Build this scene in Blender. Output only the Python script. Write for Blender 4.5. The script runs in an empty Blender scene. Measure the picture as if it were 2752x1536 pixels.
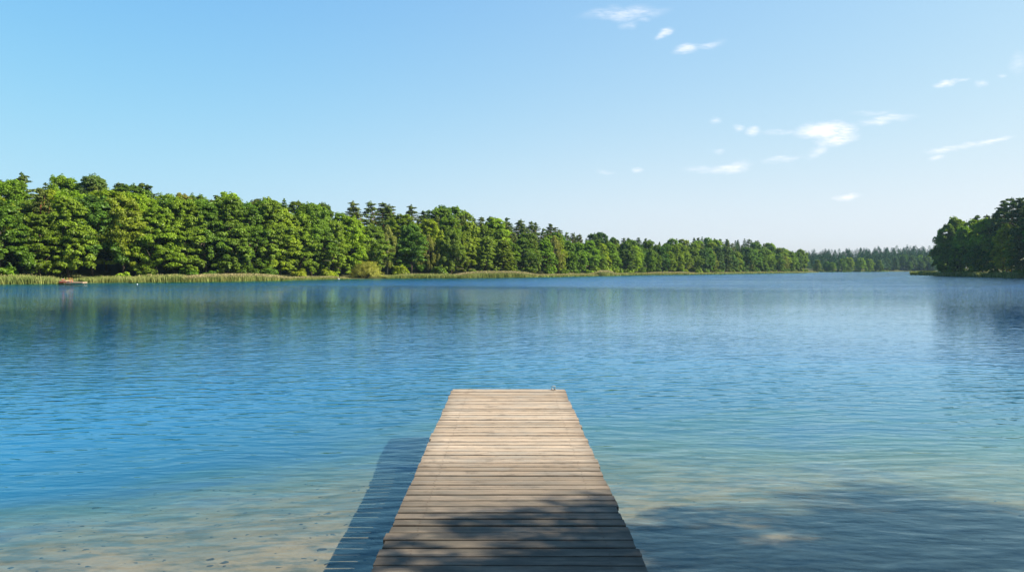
import bpy, math, random
import numpy as np
from mathutils import Vector

random.seed(7)
rng = np.random.default_rng(11)
scene = bpy.context.scene
COL = scene.collection
R = math.radians

# ------------------------------------------------------------------ camera
F_PX, W_PX, H_PX = 1988.0, 2752.0, 1536.0
CAM_Z = 2.4
PITCH = math.atan(46.0 / F_PX)
cam_data = bpy.data.cameras.new('camera')
cam = bpy.data.objects.new('camera', cam_data)
COL.objects.link(cam)
cam.location = (0, 0, CAM_Z)
cam.rotation_euler = (math.pi / 2 - PITCH, 0, 0)
cam_data.sensor_width = 36.0
cam_data.lens = 36.0 * F_PX / W_PX
cam_data.clip_start = 0.1
cam_data.clip_end = 20000
scene.camera = cam


def ray(px, py):
    u, v = (px - W_PX / 2) / F_PX, (H_PX / 2 - py) / F_PX
    c, s = math.cos(PITCH), math.sin(PITCH)
    return (u, c + v * s, -s + v * c)


def on_water(px, py, z=0.0):
    d = ray(px, py)
    t = (z - CAM_Z) / d[2]
    return (d[0] * t, d[1] * t)


def px_of(x, y):
    return W_PX / 2 + F_PX * x / y


def z_at(y, py):
    """height of a point at forward distance y that is seen at picture row py"""
    d = ray(1376, py)
    return CAM_Z + d[2] / d[1] * y


# ------------------------------------------------------------------ light, world
SUN_EL, SUN_AZ = R(38.5), R(100.0)      # azimuth clockwise from the view direction
sdir = Vector((math.sin(SUN_AZ) * math.cos(SUN_EL), math.cos(SUN_AZ) * math.cos(SUN_EL), math.sin(SUN_EL)))
sun_data = bpy.data.lights.new('sun', 'SUN')
sun_data.energy = 5.0
sun_data.angle = R(0.5)
sun_data.color = (1.0, 0.91, 0.74)
sun = bpy.data.objects.new('sun', sun_data)
COL.objects.link(sun)
sun.rotation_euler = sdir.to_track_quat('Z', 'Y').to_euler()
sun.location = (60, 0, 60)

world = bpy.data.worlds.new('World')
scene.world = world
world.use_nodes = True
wn = world.node_tree
wn.nodes.clear()


class NT:
    """small helper for writing node trees"""
    def __init__(self, tree):
        self.t = tree

    def n(self, kind, **kw):
        nd = self.t.nodes.new(kind)
        for k, v in kw.items():
            setattr(nd, k, v)
        return nd

    def put(self, sock, v):
        if isinstance(v, bpy.types.NodeSocket):
            self.t.links.new(v, sock)
        else:
            sock.default_value = v

    def m(self, op, a, b=None, c=None, clamp=False):
        nd = self.n('ShaderNodeMath', operation=op, use_clamp=clamp)
        for i, v in enumerate((a, b, c)):
            if v is not None:
                self.put(nd.inputs[i], v)
        return nd.outputs[0]

    def v(self, op, a, b=None, scale=None):
        nd = self.n('ShaderNodeVectorMath', operation=op)
        self.put(nd.inputs[0], a)
        if b is not None:
            self.put(nd.inputs[1], b)
        if scale is not None:
            self.put(nd.inputs['Scale'], scale)
        return nd.outputs['Value'] if op in ('LENGTH', 'DOT_PRODUCT') else nd.outputs[0]

    def mix(self, f, a, b, blend='MIX'):
        nd = self.n('ShaderNodeMix', data_type='RGBA', blend_type=blend)
        self.put(nd.inputs[0], f)
        self.put(nd.inputs[6], a if isinstance(a, bpy.types.NodeSocket) else (*a, 1))
        self.put(nd.inputs[7], b if isinstance(b, bpy.types.NodeSocket) else (*b, 1))
        return nd.outputs[2]

    def noise(self, vec, scale, detail=2.0, rough=0.5, out=0, dist=0.0, w=None):
        nd = self.n('ShaderNodeTexNoise')
        self.put(nd.inputs['Vector'], vec)
        nd.inputs['Scale'].default_value = scale
        nd.inputs['Detail'].default_value = detail
        nd.inputs['Roughness'].default_value = rough
        nd.inputs['Distortion'].default_value = dist
        return nd.outputs[out]

    def rng(self, x, a, b, c=0.0, d=1.0, smooth=False):
        if a > b:
            a, b, c, d = b, a, d, c
        nd = self.n('ShaderNodeMapRange', interpolation_type='SMOOTHSTEP' if smooth else 'LINEAR')
        self.put(nd.inputs[0], x)
        for i, v in enumerate((a, b, c, d)):
            self.put(nd.inputs[i + 1], v)
        return nd.outputs[0]

    def xyz(self, x, y, z):
        nd = self.n('ShaderNodeCombineXYZ')
        for i, v in enumerate((x, y, z)):
            self.put(nd.inputs[i], v)
        return nd.outputs[0]

    def sep(self, v):
        nd = self.n('ShaderNodeSeparateXYZ')
        self.put(nd.inputs[0], v)
        return nd.outputs

    def mapped(self, vec, scale=(1, 1, 1), rot=(0, 0, 0), loc=(0, 0, 0)):
        nd = self.n('ShaderNodeMapping')
        self.put(nd.inputs[0], vec)
        nd.inputs['Scale'].default_value = scale
        nd.inputs['Rotation'].default_value = rot
        nd.inputs['Location'].default_value = loc
        return nd.outputs[0]


T = NT(wn)
sky = T.n('ShaderNodeTexSky', sky_type='NISHITA', sun_disc=False)
sky.sun_elevation = SUN_EL
sky.sun_rotation = SUN_AZ
sky.altitude = 60
sky.air_density = 1.0
sky.dust_density = 1.3
sky.ozone_density = 1.2
gen = T.n('ShaderNodeTexCoord').outputs['Generated']
sx, sy, sz = T.sep(gen)
hs = T.n('ShaderNodeHueSaturation')
hs.inputs['Hue'].default_value = 0.497
hs.inputs['Saturation'].default_value = 1.22
T.put(hs.inputs['Color'], sky.outputs[0])
skycol = T.mix(1.0, hs.outputs[0], (1.0, 1.0, 1.02), 'MULTIPLY')
# soft shoulder towards the bright horizon, as film records it; the deep zenith is left as it is
cr, cg, cb = T.sep(skycol)
G0 = 0.238
sh = [T.m('MULTIPLY', T.m('SUBTRACT', 1.0, T.m('EXPONENT', T.m('MULTIPLY', c_, -g_ * G0))), m_ / G0) for c_, g_, m_ in ((cr, 1.55, 1.0), (cg, 1.86, .975), (cb, 2.8, .975))]
skycol = T.mix(T.rng(sz, .33, .75, 0, 1, True), T.xyz(*sh), T.v('MULTIPLY', skycol, (.35, .72, .87)))
skycol = T.v('MULTIPLY', skycol, T.mix(T.rng(sx, .25, -.6, 0, 1, True), (1, 1, 1), (.64, .88, .99)))
# small fair-weather clouds, each a soft ragged patch at its own bearing and elevation
CLOUDS = [
    (1680, 34, 100, 15, 4, .55), (1690, 64, 24, 8, 8, .35), (1728, 52, 20, 7, 0, .3),
    (1784, 92, 24, 9, 25, .9), (1845, 132, 34, 10, 10, .85), (1903, 120, 38, 7, 16, .5),
    (2543, 223, 34, 6, 12, .85), (2586, 216, 24, 4, 6, .4), (2639, 226, 16, 8, 10, .45), (2691, 203, 13, 6, 0, .35),
    (1925, 323, 15, 7, -10, .5), (1986, 343, 15, 9, -20, .6), (2024, 350, 18, 10, 5, .75), (2098, 352, 55, 6, 2, .32),
    (2219, 351, 72, 18, 2, 1.6), (2249, 372, 54, 13, 8, .9), (2200, 403, 32, 11, 30, .55), (2103, 428, 55, 7, 8, .42),
    (1962, 450, 52, 12, 6, .8), (1899, 457, 55, 9, 2, .35), (1933, 406, 17, 7, 8, .4),
    (1714, 457, 15, 6, 8, .6), (1627, 465, 22, 4, -4, .35),
    (2380, 323, 68, 9, 7, .6), (2346, 305, 55, 6, 2, .25),
    (2535, 401, 48, 7, 8, .6), (2667, 382, 48, 6, 14, .75), (2603, 391, 44, 5, 9, .45), (2516, 424, 18, 7, 8, .65),
    (2275, 528, 36, 7, 3, .9), (2740, 170, 30, 22, 30, .25),
]
ay = T.m('MAXIMUM', sy, 0.05)
u0 = T.m('DIVIDE', sx, ay)
v0 = T.m('DIVIDE', sz, ay)
uv = T.xyz(u0, v0, 0.0)
warp = T.v('SCALE', T.v('SUBTRACT', T.noise(T.mapped(uv, (1, 1.6, 1)), 30, 3, .5, out=1), (0.5, 0.5, 0.5)), scale=0.016)
fine = T.noise(T.mapped(uv, (1, 4.2, 1), (0, 0, 0.12)), 60, 5, .65)
uvw = T.v('ADD', uv, warp)
total = None
for (cx, cy, hw, hh, tilt, op) in CLOUDS:
    d = ray(cx, cy)
    cu, cv = d[0] / d[1], d[2] / d[1]
    rel = T.v('SUBTRACT', uvw, (cu, cv, 0))
    mp = T.n('ShaderNodeMapping', vector_type='POINT')
    T.put(mp.inputs[0], rel)
    # rotate by -tilt, then squash to the unit disc
    vr = T.n('ShaderNodeVectorRotate', rotation_type='Z_AXIS')
    T.put(vr.inputs['Vector'], rel)
    vr.inputs['Angle'].default_value = -R(tilt)
    mp.inputs['Scale'].default_value = (F_PX / (hw * 1.25), F_PX / (hh * 1.5), 1)
    T.put(mp.inputs[0], vr.outputs[0])
    r2 = T.v('LENGTH', mp.outputs[0])
    a = T.m('MULTIPLY', T.rng(r2, 1.15, 0.0, 0.0, 1.0, True), op)
    total = a if total is None else T.m('MAXIMUM', total, a)
dens = T.m('MULTIPLY', total, T.rng(fine, 0.30, 0.68, 0.2, 1.6), clamp=True)
dens = T.m('MULTIPLY', dens, T.m('GREATER_THAN', sy, 0.06))
withcloud = T.mix(T.m('MULTIPLY', dens, .60, clamp=True), skycol, (5.6, 5.35, 5.45))
bg = T.n('ShaderNodeBackground')
T.put(bg.inputs['Color'], withcloud)
bg.inputs['Strength'].default_value = 0.10
wo = T.n('ShaderNodeOutputWorld')
T.put(wo.inputs['Surface'], bg.outputs[0])

scene.view_settings.view_transform = 'Standard'
scene.view_settings.look = 'None'
scene.view_settings.gamma = 1.0
scene.view_settings.exposure = 1.25
scene.render.engine = 'CYCLES'
cy = scene.cycles
cy.use_denoising = True
try:
    cy.denoiser = 'OPENIMAGEDENOISE'
except Exception:
    pass
cy.max_bounces = 6
cy.diffuse_bounces = 2
cy.glossy_bounces = 3
cy.transmission_bounces = 4
cy.transparent_max_bounces = 10
cy.volume_bounces = 0
cy.sample_clamp_indirect = 6.0
cy.caustics_reflective = False
cy.caustics_refractive = False


# ------------------------------------------------------------------ object helpers
def tag(o, label=None, cat=None, group=None, kind=None):
    if label:
        o['label'] = label
    if cat:
        o['category'] = cat
    if group:
        o['group'] = group
    if kind:
        o['kind'] = kind
    return o


def mesh_from(name, verts, faces, mats, tint=None, mat_idx=None, smooth=False):
    """verts (n,3) array; faces either (m,k) array of equal polygons or a list of tuples"""
    me = bpy.data.meshes.new(name)
    verts = np.asarray(verts, dtype=np.float32)
    if isinstance(faces, np.ndarray):
        m, k = faces.shape
        me.vertices.add(len(verts))
        me.vertices.foreach_set('co', verts.ravel())
        me.loops.add(m * k)
        me.loops.foreach_set('vertex_index', faces.astype(np.int32).ravel())
        me.polygons.add(m)
        me.polygons.foreach_set('loop_start', np.arange(0, m * k, k, dtype=np.int32))
        me.update(calc_edges=True)
    else:
        me.from_pydata([tuple(v) for v in verts], [], [tuple(f) for f in faces])
    for mt in (mats if isinstance(mats, (list, tuple)) else [mats]):
        me.materials.append(mt)
    if mat_idx is not None:
        me.polygons.foreach_set('material_index', np.asarray(mat_idx, dtype=np.int32))
    if smooth:
        me.polygons.foreach_set('use_smooth', np.ones(len(me.polygons), dtype=bool))
    if tint is not None:
        at = me.attributes.new('tint', 'FLOAT', 'POINT')
        at.data.foreach_set('value', np.asarray(tint, dtype=np.float32))
    me.update()
    return me


def link(name, me, parent=None, loc=(0, 0, 0)):
    o = bpy.data.objects.new(name, me)
    COL.objects.link(o)
    o.location = loc
    if parent is not None:
        o.parent = parent
    return o


class MB:
    """collects simple solids for one mesh"""
    def __init__(self):
        self.v, self.f, self.mi = [], [], []

    def add(self, vs, fs, mi=0):
        b = len(self.v)
        self.v += [tuple(v) for v in vs]
        self.f += [tuple(b + i for i in f) for f in fs]
        self.mi += [mi] * len(fs)

    def box(self, c, s, mi=0, rz=0.0):
        cx, cy_, cz = c
        hx, hy, hz = s[0] / 2, s[1] / 2, s[2] / 2
        ca, sa = math.cos(rz), math.sin(rz)
        vs = []
        for dz in (-hz, hz):
            for dx, dy in ((-hx, -hy), (hx, -hy), (hx, hy), (-hx, hy)):
                vs.append((cx + dx * ca - dy * sa, cy_ + dx * sa + dy * ca, cz + dz))
        self.add(vs, [(0, 3, 2, 1), (4, 5, 6, 7), (0, 1, 5, 4), (1, 2, 6, 5), (2, 3, 7, 6), (3, 0, 4, 7)], mi)

    def tube(self, pts, radii, n=8, mi=0, cap=True):
        rings = []
        pts = [Vector(p) for p in pts]
        for i, p in enumerate(pts):
            d = (pts[min(i + 1, len(pts) - 1)] - pts[max(i - 1, 0)]).normalized()
            up = Vector((0, 0, 1)) if abs(d.z) < 0.9 else Vector((1, 0, 0))
            a = d.cross(up).normalized()
            b = d.cross(a).normalized()
            rings.append([p + (a * math.cos(2 * math.pi * k / n) + b * math.sin(2 * math.pi * k / n)) * radii[i] for k in range(n)])
        vs = [v for r in rings for v in r]
        fs = []
        for i in range(len(rings) - 1):
            for k in range(n):
                fs.append((i * n + k, i * n + (k + 1) % n, (i + 1) * n + (k + 1) % n, (i + 1) * n + k))
        if cap:
            fs.append(tuple(range(n - 1, -1, -1)))
            fs.append(tuple((len(rings) - 1) * n + k for k in range(n)))
        self.add(vs, fs, mi)

    def mesh(self, name, mats, smooth=False):
        return mesh_from(name, self.v, self.f, mats, mat_idx=self.mi, smooth=smooth)

    def build(self, name, mats, parent=None, loc=(0, 0, 0), smooth=False):
        return link(name, self.mesh(name, mats, smooth), parent, loc)


def new_mat(name):
    m = bpy.data.materials.new(name)
    m.use_nodes = True
    m.node_tree.nodes.clear()
    t = NT(m.node_tree)
    out = t.n('ShaderNodeOutputMaterial')
    return m, t, out


def principled(t, out, color, rough=0.8, spec=0.3, normal=None, metallic=0.0):
    p = t.n('ShaderNodeBsdfPrincipled')
    t.put(p.inputs['Base Color'], color if isinstance(color, bpy.types.NodeSocket) else (*color, 1))
    t.put(p.inputs['Roughness'], rough)
    p.inputs['Specular IOR Level'].default_value = spec
    p.inputs['Metallic'].default_value = metallic
    if normal is not None:
        t.put(p.inputs['Normal'], normal)
    t.put(out.inputs['Surface'], p.outputs[0])
    return p


def bump(t, h, strength=0.4, dist=0.01):
    b = t.n('ShaderNodeBump')
    b.inputs['Strength'].default_value = strength
    b.inputs['Distance'].default_value = dist
    t.put(b.inputs['Height'], h)
    return b.outputs[0]


# ------------------------------------------------------------------ materials
def leaf_material(name, transl=0.35, sat=1.0):
    m, t, out = new_mat(name)
    oc = t.n('ShaderNodeObjectInfo')
    at = t.n('ShaderNodeAttribute', attribute_name='tint').outputs['Fac']
    pos = t.n('ShaderNodeTexCoord').outputs['Object']
    big = t.noise(pos, 0.35, 2, .5)
    val = t.m('MULTIPLY', t.rng(at, 0, 1, 0.62, 1.42), t.rng(big, 0.3, 0.7, 0.82, 1.18))
    c = t.v('SCALE', oc.outputs['Color'], scale=val)
    yellow = t.mix(t.rng(at, 0.55, 1.0, 0.0, 0.35), c, t.v('MULTIPLY', c, (1.28, 1.06, 0.7)))
    df = t.n('ShaderNodeBsdfDiffuse')
    t.put(df.inputs[0], yellow)
    tr = t.n('ShaderNodeBsdfTranslucent')
    t.put(tr.inputs[0], t.v('MULTIPLY', yellow, (1.15, 1.25, 0.55)))
    mx = t.n('ShaderNodeMixShader')
    mx.inputs[0].default_value = transl
    t.put(mx.inputs[1], df.outputs[0])
    t.put(mx.inputs[2], tr.outputs[0])
    gl = t.n('ShaderNodeBsdfGlossy')
    gl.inputs['Roughness'].default_value = 0.45
    gl.inputs['Color'].default_value = (1, 1, 1, 1)
    mg = t.n('ShaderNodeMixShader')
    mg.inputs[0].default_value = 0.012
    t.put(mg.inputs[1], mx.outputs[0])
    t.put(mg.inputs[2], gl.outputs[0])
    t.put(out.inputs['Surface'], mg.outputs[0])
    return m


M_LEAF = leaf_material('broad_leaves', 0.40)
M_NEEDLE = leaf_material('needles', 0.12)


def bark_material(name, c1, c2, scale=4):
    m, t, out = new_mat(name)
    pos = t.n('ShaderNodeTexCoord').outputs['Object']
    n1 = t.noise(t.mapped(pos, (3, 3, 0.7)), scale, 4, .6)
    principled(t, out, t.mix(t.rng(n1, .35, .65), c1, c2), 0.9, 0.1, bump(t, n1, .6, .03))
    return m


M_BARK = bark_material('dark_bark', (.045, .035, .026), (.12, .095, .07))
M_PINEBARK = bark_material('orange_pine_bark', (.30, .11, .05), (.16, .07, .04))
M_BIRCH = bark_material('white_birch_bark', (.62, .60, .55), (.12, .11, .10), 1.5)


def simple_mat(name, c1, c2, scale=6, rough=.8, spec=.2, metallic=0.0):
    m, t, out = new_mat(name)
    pos = t.n('ShaderNodeTexCoord').outputs['Object']
    n1 = t.noise(pos, scale, 4, .6)
    principled(t, out, t.mix(t.rng(n1, .35, .65), c1, c2), rough, spec, bump(t, n1, .3, .01), metallic)
    return m


M_METAL = simple_mat('galvanised_metal', (.30, .30, .30), (.12, .12, .12), 40, .6, .5, .6)
M_RUST = simple_mat('rusty_screw', (.10, .05, .03), (.05, .035, .03), 60, .7, .3, .4)
M_REDWOOD = simple_mat('red_painted_wood', (.42, .10, .05), (.30, .08, .045), 5)
M_PALEWOOD = simple_mat('pale_boards', (.66, .47, .33), (.52, .36, .25), 5)
M_WHITE = simple_mat('white_paint', (.8, .8, .78), (.7, .7, .68), 8, .5)
M_STONE = simple_mat('pale_stone', (.55, .53, .48), (.36, .34, .31), 3)
M_MAST = simple_mat('grey_mast_steel', (.35, .30, .30), (.28, .26, .27), 3, .6)
M_LITTER = simple_mat('sunken_leaves_and_stones', (.02, .018, .014), (.08, .065, .045), 9)
M_POST = simple_mat('wet_dark_post_wood', (.085, .065, .045), (.05, .04, .032), 12)


def wood_material():
    m, t, out = new_mat('weathered_planks')
    pos = t.n('ShaderNodeTexCoord').outputs['Object']
    at = t.n('ShaderNodeAttribute', attribute_name='tint').outputs['Fac']
    seed = t.m('MULTIPLY', at, 37.0)
    x, y, z = t.sep(pos)
    p = t.xyz(t.m('ADD', x, t.m('MULTIPLY', at, 91.0)), y, seed)
    grain = t.noise(t.mapped(p, (1.2, 46, 1)), 1.6, 6, .68, dist=.35)
    fineg = t.noise(t.mapped(p, (5, 170, 1)), 1.2, 3, .7)
    blot = t.noise(t.mapped(p, (1.4, 5, 1)), 1.4, 4, .6)
    blot2 = t.noise(t.mapped(p, (1, 1.6, 1)), 5.5, 5, .65)
    tone = t.mix(at, (.345, .265, .185), (.53, .42, .315))
    c = t.mix(t.rng(grain, .38, .66), t.v('MULTIPLY', tone, (.58, .54, .50)), tone)
    c = t.mix(t.m('MULTIPLY', t.rng(fineg, .55, .8), .45), c, (.09, .065, .045))
    # grey, sun-bleached and lichen-touched patches
    c = t.mix(t.m('MULTIPLY', t.rng(blot, .45, .65), .7), c, (.27, .24, .20))
    c = t.mix(t.m('MULTIPLY', t.rng(blot2, .54, .70), .65), c, (.12, .095, .07))
    # boards nearer the bank are a darker grey, with tree shade also coloured in
    damp_shade = t.rng(y, 8.6, 5.2, 0.0, 1.0, True)
    c = t.mix(t.m('MULTIPLY', damp_shade, t.rng(blot, .3, .6, .62, .95)), c, t.mix(grain, (.036, .032, .026), (.095, .082, .062)))
    edge = t.n('ShaderNodeAttribute', attribute_name='edge').outputs['Fac']
    edge_dark = t.m('MULTIPLY', t.m('POWER', edge, 1.6), t.rng(blot2, .3, .65, .35, 1.0))  # boards darken in patches along their edges and ends
    c = t.mix(t.m('MULTIPLY', edge_dark, .92), c, (.045, .034, .024))
    # knots
    vo = t.n('ShaderNodeTexVoronoi')
    t.put(vo.inputs['Vector'], t.mapped(p, (1.6, 6.5, 1)))
    vo.inputs['Scale'].default_value = 1.0
    knot = t.rng(vo.outputs['Distance'], .03, .085, 1.0, 0.0)
    c = t.mix(t.m('MULTIPLY', knot, .75), c, (.085, .055, .035))
    h = t.m('ADD', t.m('MULTIPLY', grain, 1.0), t.m('MULTIPLY', fineg, .4))
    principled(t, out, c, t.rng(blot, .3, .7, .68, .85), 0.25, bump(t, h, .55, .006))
    return m


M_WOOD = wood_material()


def ground_material():
    m, t, out = new_mat('lake_bed_and_bank_soil')
    pos = t.n('ShaderNodeTexCoord').outputs['Object']
    x, y, z = t.sep(pos)
    # sand of the bathing place: warm, with darker drifts of organic matter
    n1 = t.noise(t.mapped(pos, (.8, 1.6, 1), (0, 0, .25)), .55, 5, .62)
    n2 = t.noise(t.mapped(pos, (1, 2.2, 1), (0, 0, .3)), 2.4, 5, .65)
    n3 = t.noise(pos, 9, 4, .7)
    sand = t.mix(n3, (.235, .135, .068), (.345, .20, .10))
    sand = t.mix(t.m('MULTIPLY', t.rng(n2, .46, .60), .75), sand, (.085, .08, .055))
    sand = t.mix(t.m('MULTIPLY', t.rng(n1, .46, .62), .6), sand, (.085, .085, .06))
    # past the shelf, blue light scattered in the water is coloured into the bed
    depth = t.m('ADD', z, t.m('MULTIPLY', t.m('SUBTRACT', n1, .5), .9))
    scatter_blue = t.mix(n2, (.006, .118, .225), (.010, .135, .25))
    scatter_blue = t.mix(t.rng(z, -.3, -1.4, 0, 1, True), t.mix(n2, (.05, .072, .120), (.075, .095, .135)), scatter_blue)
    bed = t.mix(t.rng(depth, -.08, -.62, 0, 1, True), sand, scatter_blue)
    # dry land: mossy forest floor and rough grass, sand only near the pier
    g = t.mix(n3, (.035, .05, .015), (.10, .11, .035))
    g = t.mix(t.rng(n2, .45, .7), g, (.085, .065, .04))
    near = t.v('LENGTH', t.xyz(x, y, 0.0))
    land = t.mix(t.rng(near, 22, 40), sand, g)
    land = t.mix(t.rng(t.m('ADD', z, t.m('MULTIPLY', n1, .3)), .25, .5), land, g)
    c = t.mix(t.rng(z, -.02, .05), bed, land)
    far = t.mix(t.rng(near, 60, 90), c, t.mix(t.rng(z, -.3, .05), scatter_blue, land))
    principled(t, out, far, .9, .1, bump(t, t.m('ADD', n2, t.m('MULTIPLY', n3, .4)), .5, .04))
    return m


def water_material():
    m, t, out = new_mat('lake_water')
    pos = t.n('ShaderNodeTexCoord').outputs['Object']
    # wave slopes taken as finite differences of a height field (ripples run slightly askew)
    warp = t.v('SCALE', t.v('SUBTRACT', t.noise(pos, .35, 2, .5, out=1), (.5, .5, .5)), scale=.55)
    p0 = t.v('ADD', pos, warp)

    def slopes(vec_scale, rot, scale, detail, rough, amp, eps):
        base = t.mapped(p0, vec_scale, (0, 0, rot))
        def h(off):
            q = base if off is None else t.v('ADD', base, off)
            return t.noise(q, scale, detail, rough)
        h0 = h(None)
        dx = t.m('MULTIPLY', t.m('SUBTRACT', h((eps * vec_scale[0], 0, 0)), h0), amp / eps)
        dy = t.m('MULTIPLY', t.m('SUBTRACT', h((0, eps * vec_scale[1], 0)), h0), amp / eps)
        return dx, dy

    a1 = slopes((.34, 1.0, 1), -.14, 4.6, 1.5, .45, .032, .02)
    a2 = slopes((.45, 1.0, 1), .10, 10.5, 1.5, .5, .009, .010)
    a3 = slopes((.55, 1.0, 1), -.30, .85, 1.0, .5, .018, .08)
    # breeze patches: stronger out on the lake, nearly still by the shore
    x, y, z = t.sep(pos)
    patch = t.noise(t.mapped(pos, (.35, 1, 1), (0, 0, -.1)), .055, 3, .55)
    dist = t.v('LENGTH', t.xyz(x, y, 0.0))
    k = t.m('MULTIPLY', t.rng(patch, .35, .65, .6, 1.2), t.rng(dist, 5, 16, .85, 1.0))
    far = t.m('MULTIPLY', t.rng(dist, 16, 30, .95, .45), t.rng(dist, 50, 115, 1.0, 9.0))
    k = t.m('MULTIPLY', k, far)
    dx = t.m('MULTIPLY', t.m('ADD', t.m('ADD', a1[0], a2[0]), a3[0]), t.rng(dist, 30, 90, 1.0, 2.2))
    dy = t.m('ADD', t.m('ADD', a1[1], a2[1]), a3[1])
    # far out the wave normals are leaned to the pier to mirror higher sky
    face = t.rng(dist, 50, 120, .08, .8)
    dy = t.m('ADD', t.m('MULTIPLY', dy, t.m('SUBTRACT', 1.0, face)), t.m('MULTIPLY', t.m('ABSOLUTE', dy), face))
    nrm = t.v('NORMALIZE', t.xyz(t.m('MULTIPLY', t.m('MULTIPLY', dx, k), -1), t.m('MULTIPLY', t.m('MULTIPLY', dy, k), -1), 1.0))
    inc = t.n('ShaderNodeNewGeometry').outputs['Incoming']
    cosi = t.m('ABSOLUTE', t.v('DOT_PRODUCT', nrm, inc))
    fres = t.m('ADD', .02, t.m('MULTIPLY', .98, t.m('POWER', t.m('SUBTRACT', 1.0, cosi, clamp=True), 5.0)))
    gl = t.n('ShaderNodeBsdfGlossy', distribution='GGX')
    gl.inputs['Color'].default_value = (.74, .95, 1.0, 1)
    gl.inputs['Roughness'].default_value = 0.03
    t.put(gl.inputs['Normal'], nrm)
    tr = t.n('ShaderNodeBsdfTransparent')
    tr.inputs[0].default_value = (.80, .925, 1.0, 1)
    mx = t.n('ShaderNodeMixShader')
    t.put(mx.inputs[0], fres)
    t.put(mx.inputs[1], tr.outputs[0])
    t.put(mx.inputs[2], gl.outputs[0])
    t.put(out.inputs['Surface'], mx.outputs[0])
    ab = t.n('ShaderNodeVolumeAbsorption')
    ab.inputs['Color'].default_value = (.22, .968, .985, 1)
    ab.inputs['Density'].default_value = .55
    t.put(out.inputs['Volume'], ab.outputs[0])
    return m


M_GROUND = ground_material()
M_WATER = water_material()


def reed_material(name, low, high):
    m, t, out = new_mat(name)
    at = t.n('ShaderNodeAttribute', attribute_name='tint').outputs['Fac']
    pos = t.n('ShaderNodeTexCoord').outputs['Object']
    n = t.noise(pos, .5, 3, .6)
    c = t.mix(t.rng(n, .3, .7), low, high)
    c = t.v('SCALE', c, scale=t.rng(at, 0, 1, .65, 1.35))
    df = t.n('ShaderNodeBsdfDiffuse')
    t.put(df.inputs[0], c)
    tr = t.n('ShaderNodeBsdfTranslucent')
    t.put(tr.inputs[0], c)
    mx = t.n('ShaderNodeMixShader')
    mx.inputs[0].default_value = .3
    t.put(mx.inputs[1], df.outputs[0])
    t.put(mx.inputs[2], tr.outputs[0])
    t.put(out.inputs['Surface'], mx.outputs[0])
    return m


M_REED = reed_material('green_reeds', (.14, .19, .05), (.30, .32, .10))
M_REEDDRY = reed_material('reed_plumes', (.36, .30, .16), (.30, .29, .12))

# ------------------------------------------------------------------ lake outline
BANK_PX = [(0, 763), (90, 762), (200, 760.5), (353, 758.5), (520, 756.5), (700, 754), (840, 751), (975, 748.6),
           (1100, 747.4), (1250, 746.4), (1400, 745), (1550, 742.2), (1700, 739), (1900, 736.4), (2052, 734),
           (2130, 733.2), (2190, 731.8)]
bank = [on_water(*p) for p in BANK_PX]
bay = [on_water(2200, 730.4), on_water(2290, 729.9), on_water(2378, 729.5), on_water(2400, 729.3), on_water(2500, 729.2), on_water(2620, 729.3)]
RIGHT_PX = [(2458, 738.3), (2500, 739.5), (2560, 740.8), (2620, 742), (2690, 744), (2752, 746)]
right = [on_water(*p) for p in RIGHT_PX]
tip = right[0]
left_out = [(-100, 98), (-112, 70), (-96, 38), (-60, 14), (-30, 3), (-14, 1.0), (-6, 2.8), (0, 4.3), (5, 4.4), (12, 4.4), (22, 2.5), (36, -6), (60, -4), (105, 30), (150, 90), (160, 150)]
LAKE = bank + bay + [(260, 420), (200, 330)] + [(tip[0] + 3, tip[1] + 6)] + right + left_out[::-1]
# order: bank runs from near left to far, bay, back of the headland, tip, right bank coming nearer, near shore
LAKE = np.array(LAKE, dtype=float)


def lake_sd(P):
    """signed distance to the shoreline, positive on land"""
    A = LAKE
    B = np.roll(LAKE, -1, axis=0)
    best = np.full(len(P), 1e18)
    inside = np.zeros(len(P), dtype=bool)
    for a, b in zip(A, B):
        ab = b - a
        tt = np.clip(((P - a) @ ab) / (ab @ ab), 0, 1)
        d = P - (a + tt[:, None] * ab)
        best = np.minimum(best, (d ** 2).sum(1))
        cond = (a[1] > P[:, 1]) != (b[1] > P[:, 1])
        with np.errstate(divide='ignore', invalid='ignore'):
            xi = (b[0] - a[0]) * (P[:, 1] - a[1]) / (b[1] - a[1]) + a[0]
        inside ^= cond & (P[:, 0] < xi)
    d = np.sqrt(best)
    return np.where(inside, -d, d)


def wob(P, s, ph=0.0):
    return (np.sin(P[:, 0] * s + ph) * np.cos(P[:, 1] * s * 1.13 + 1.7 * ph) + .5 * np.sin(P[:, 0] * s * 2.3 + P[:, 1] * s * 1.9 + ph)) / 1.5


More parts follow.
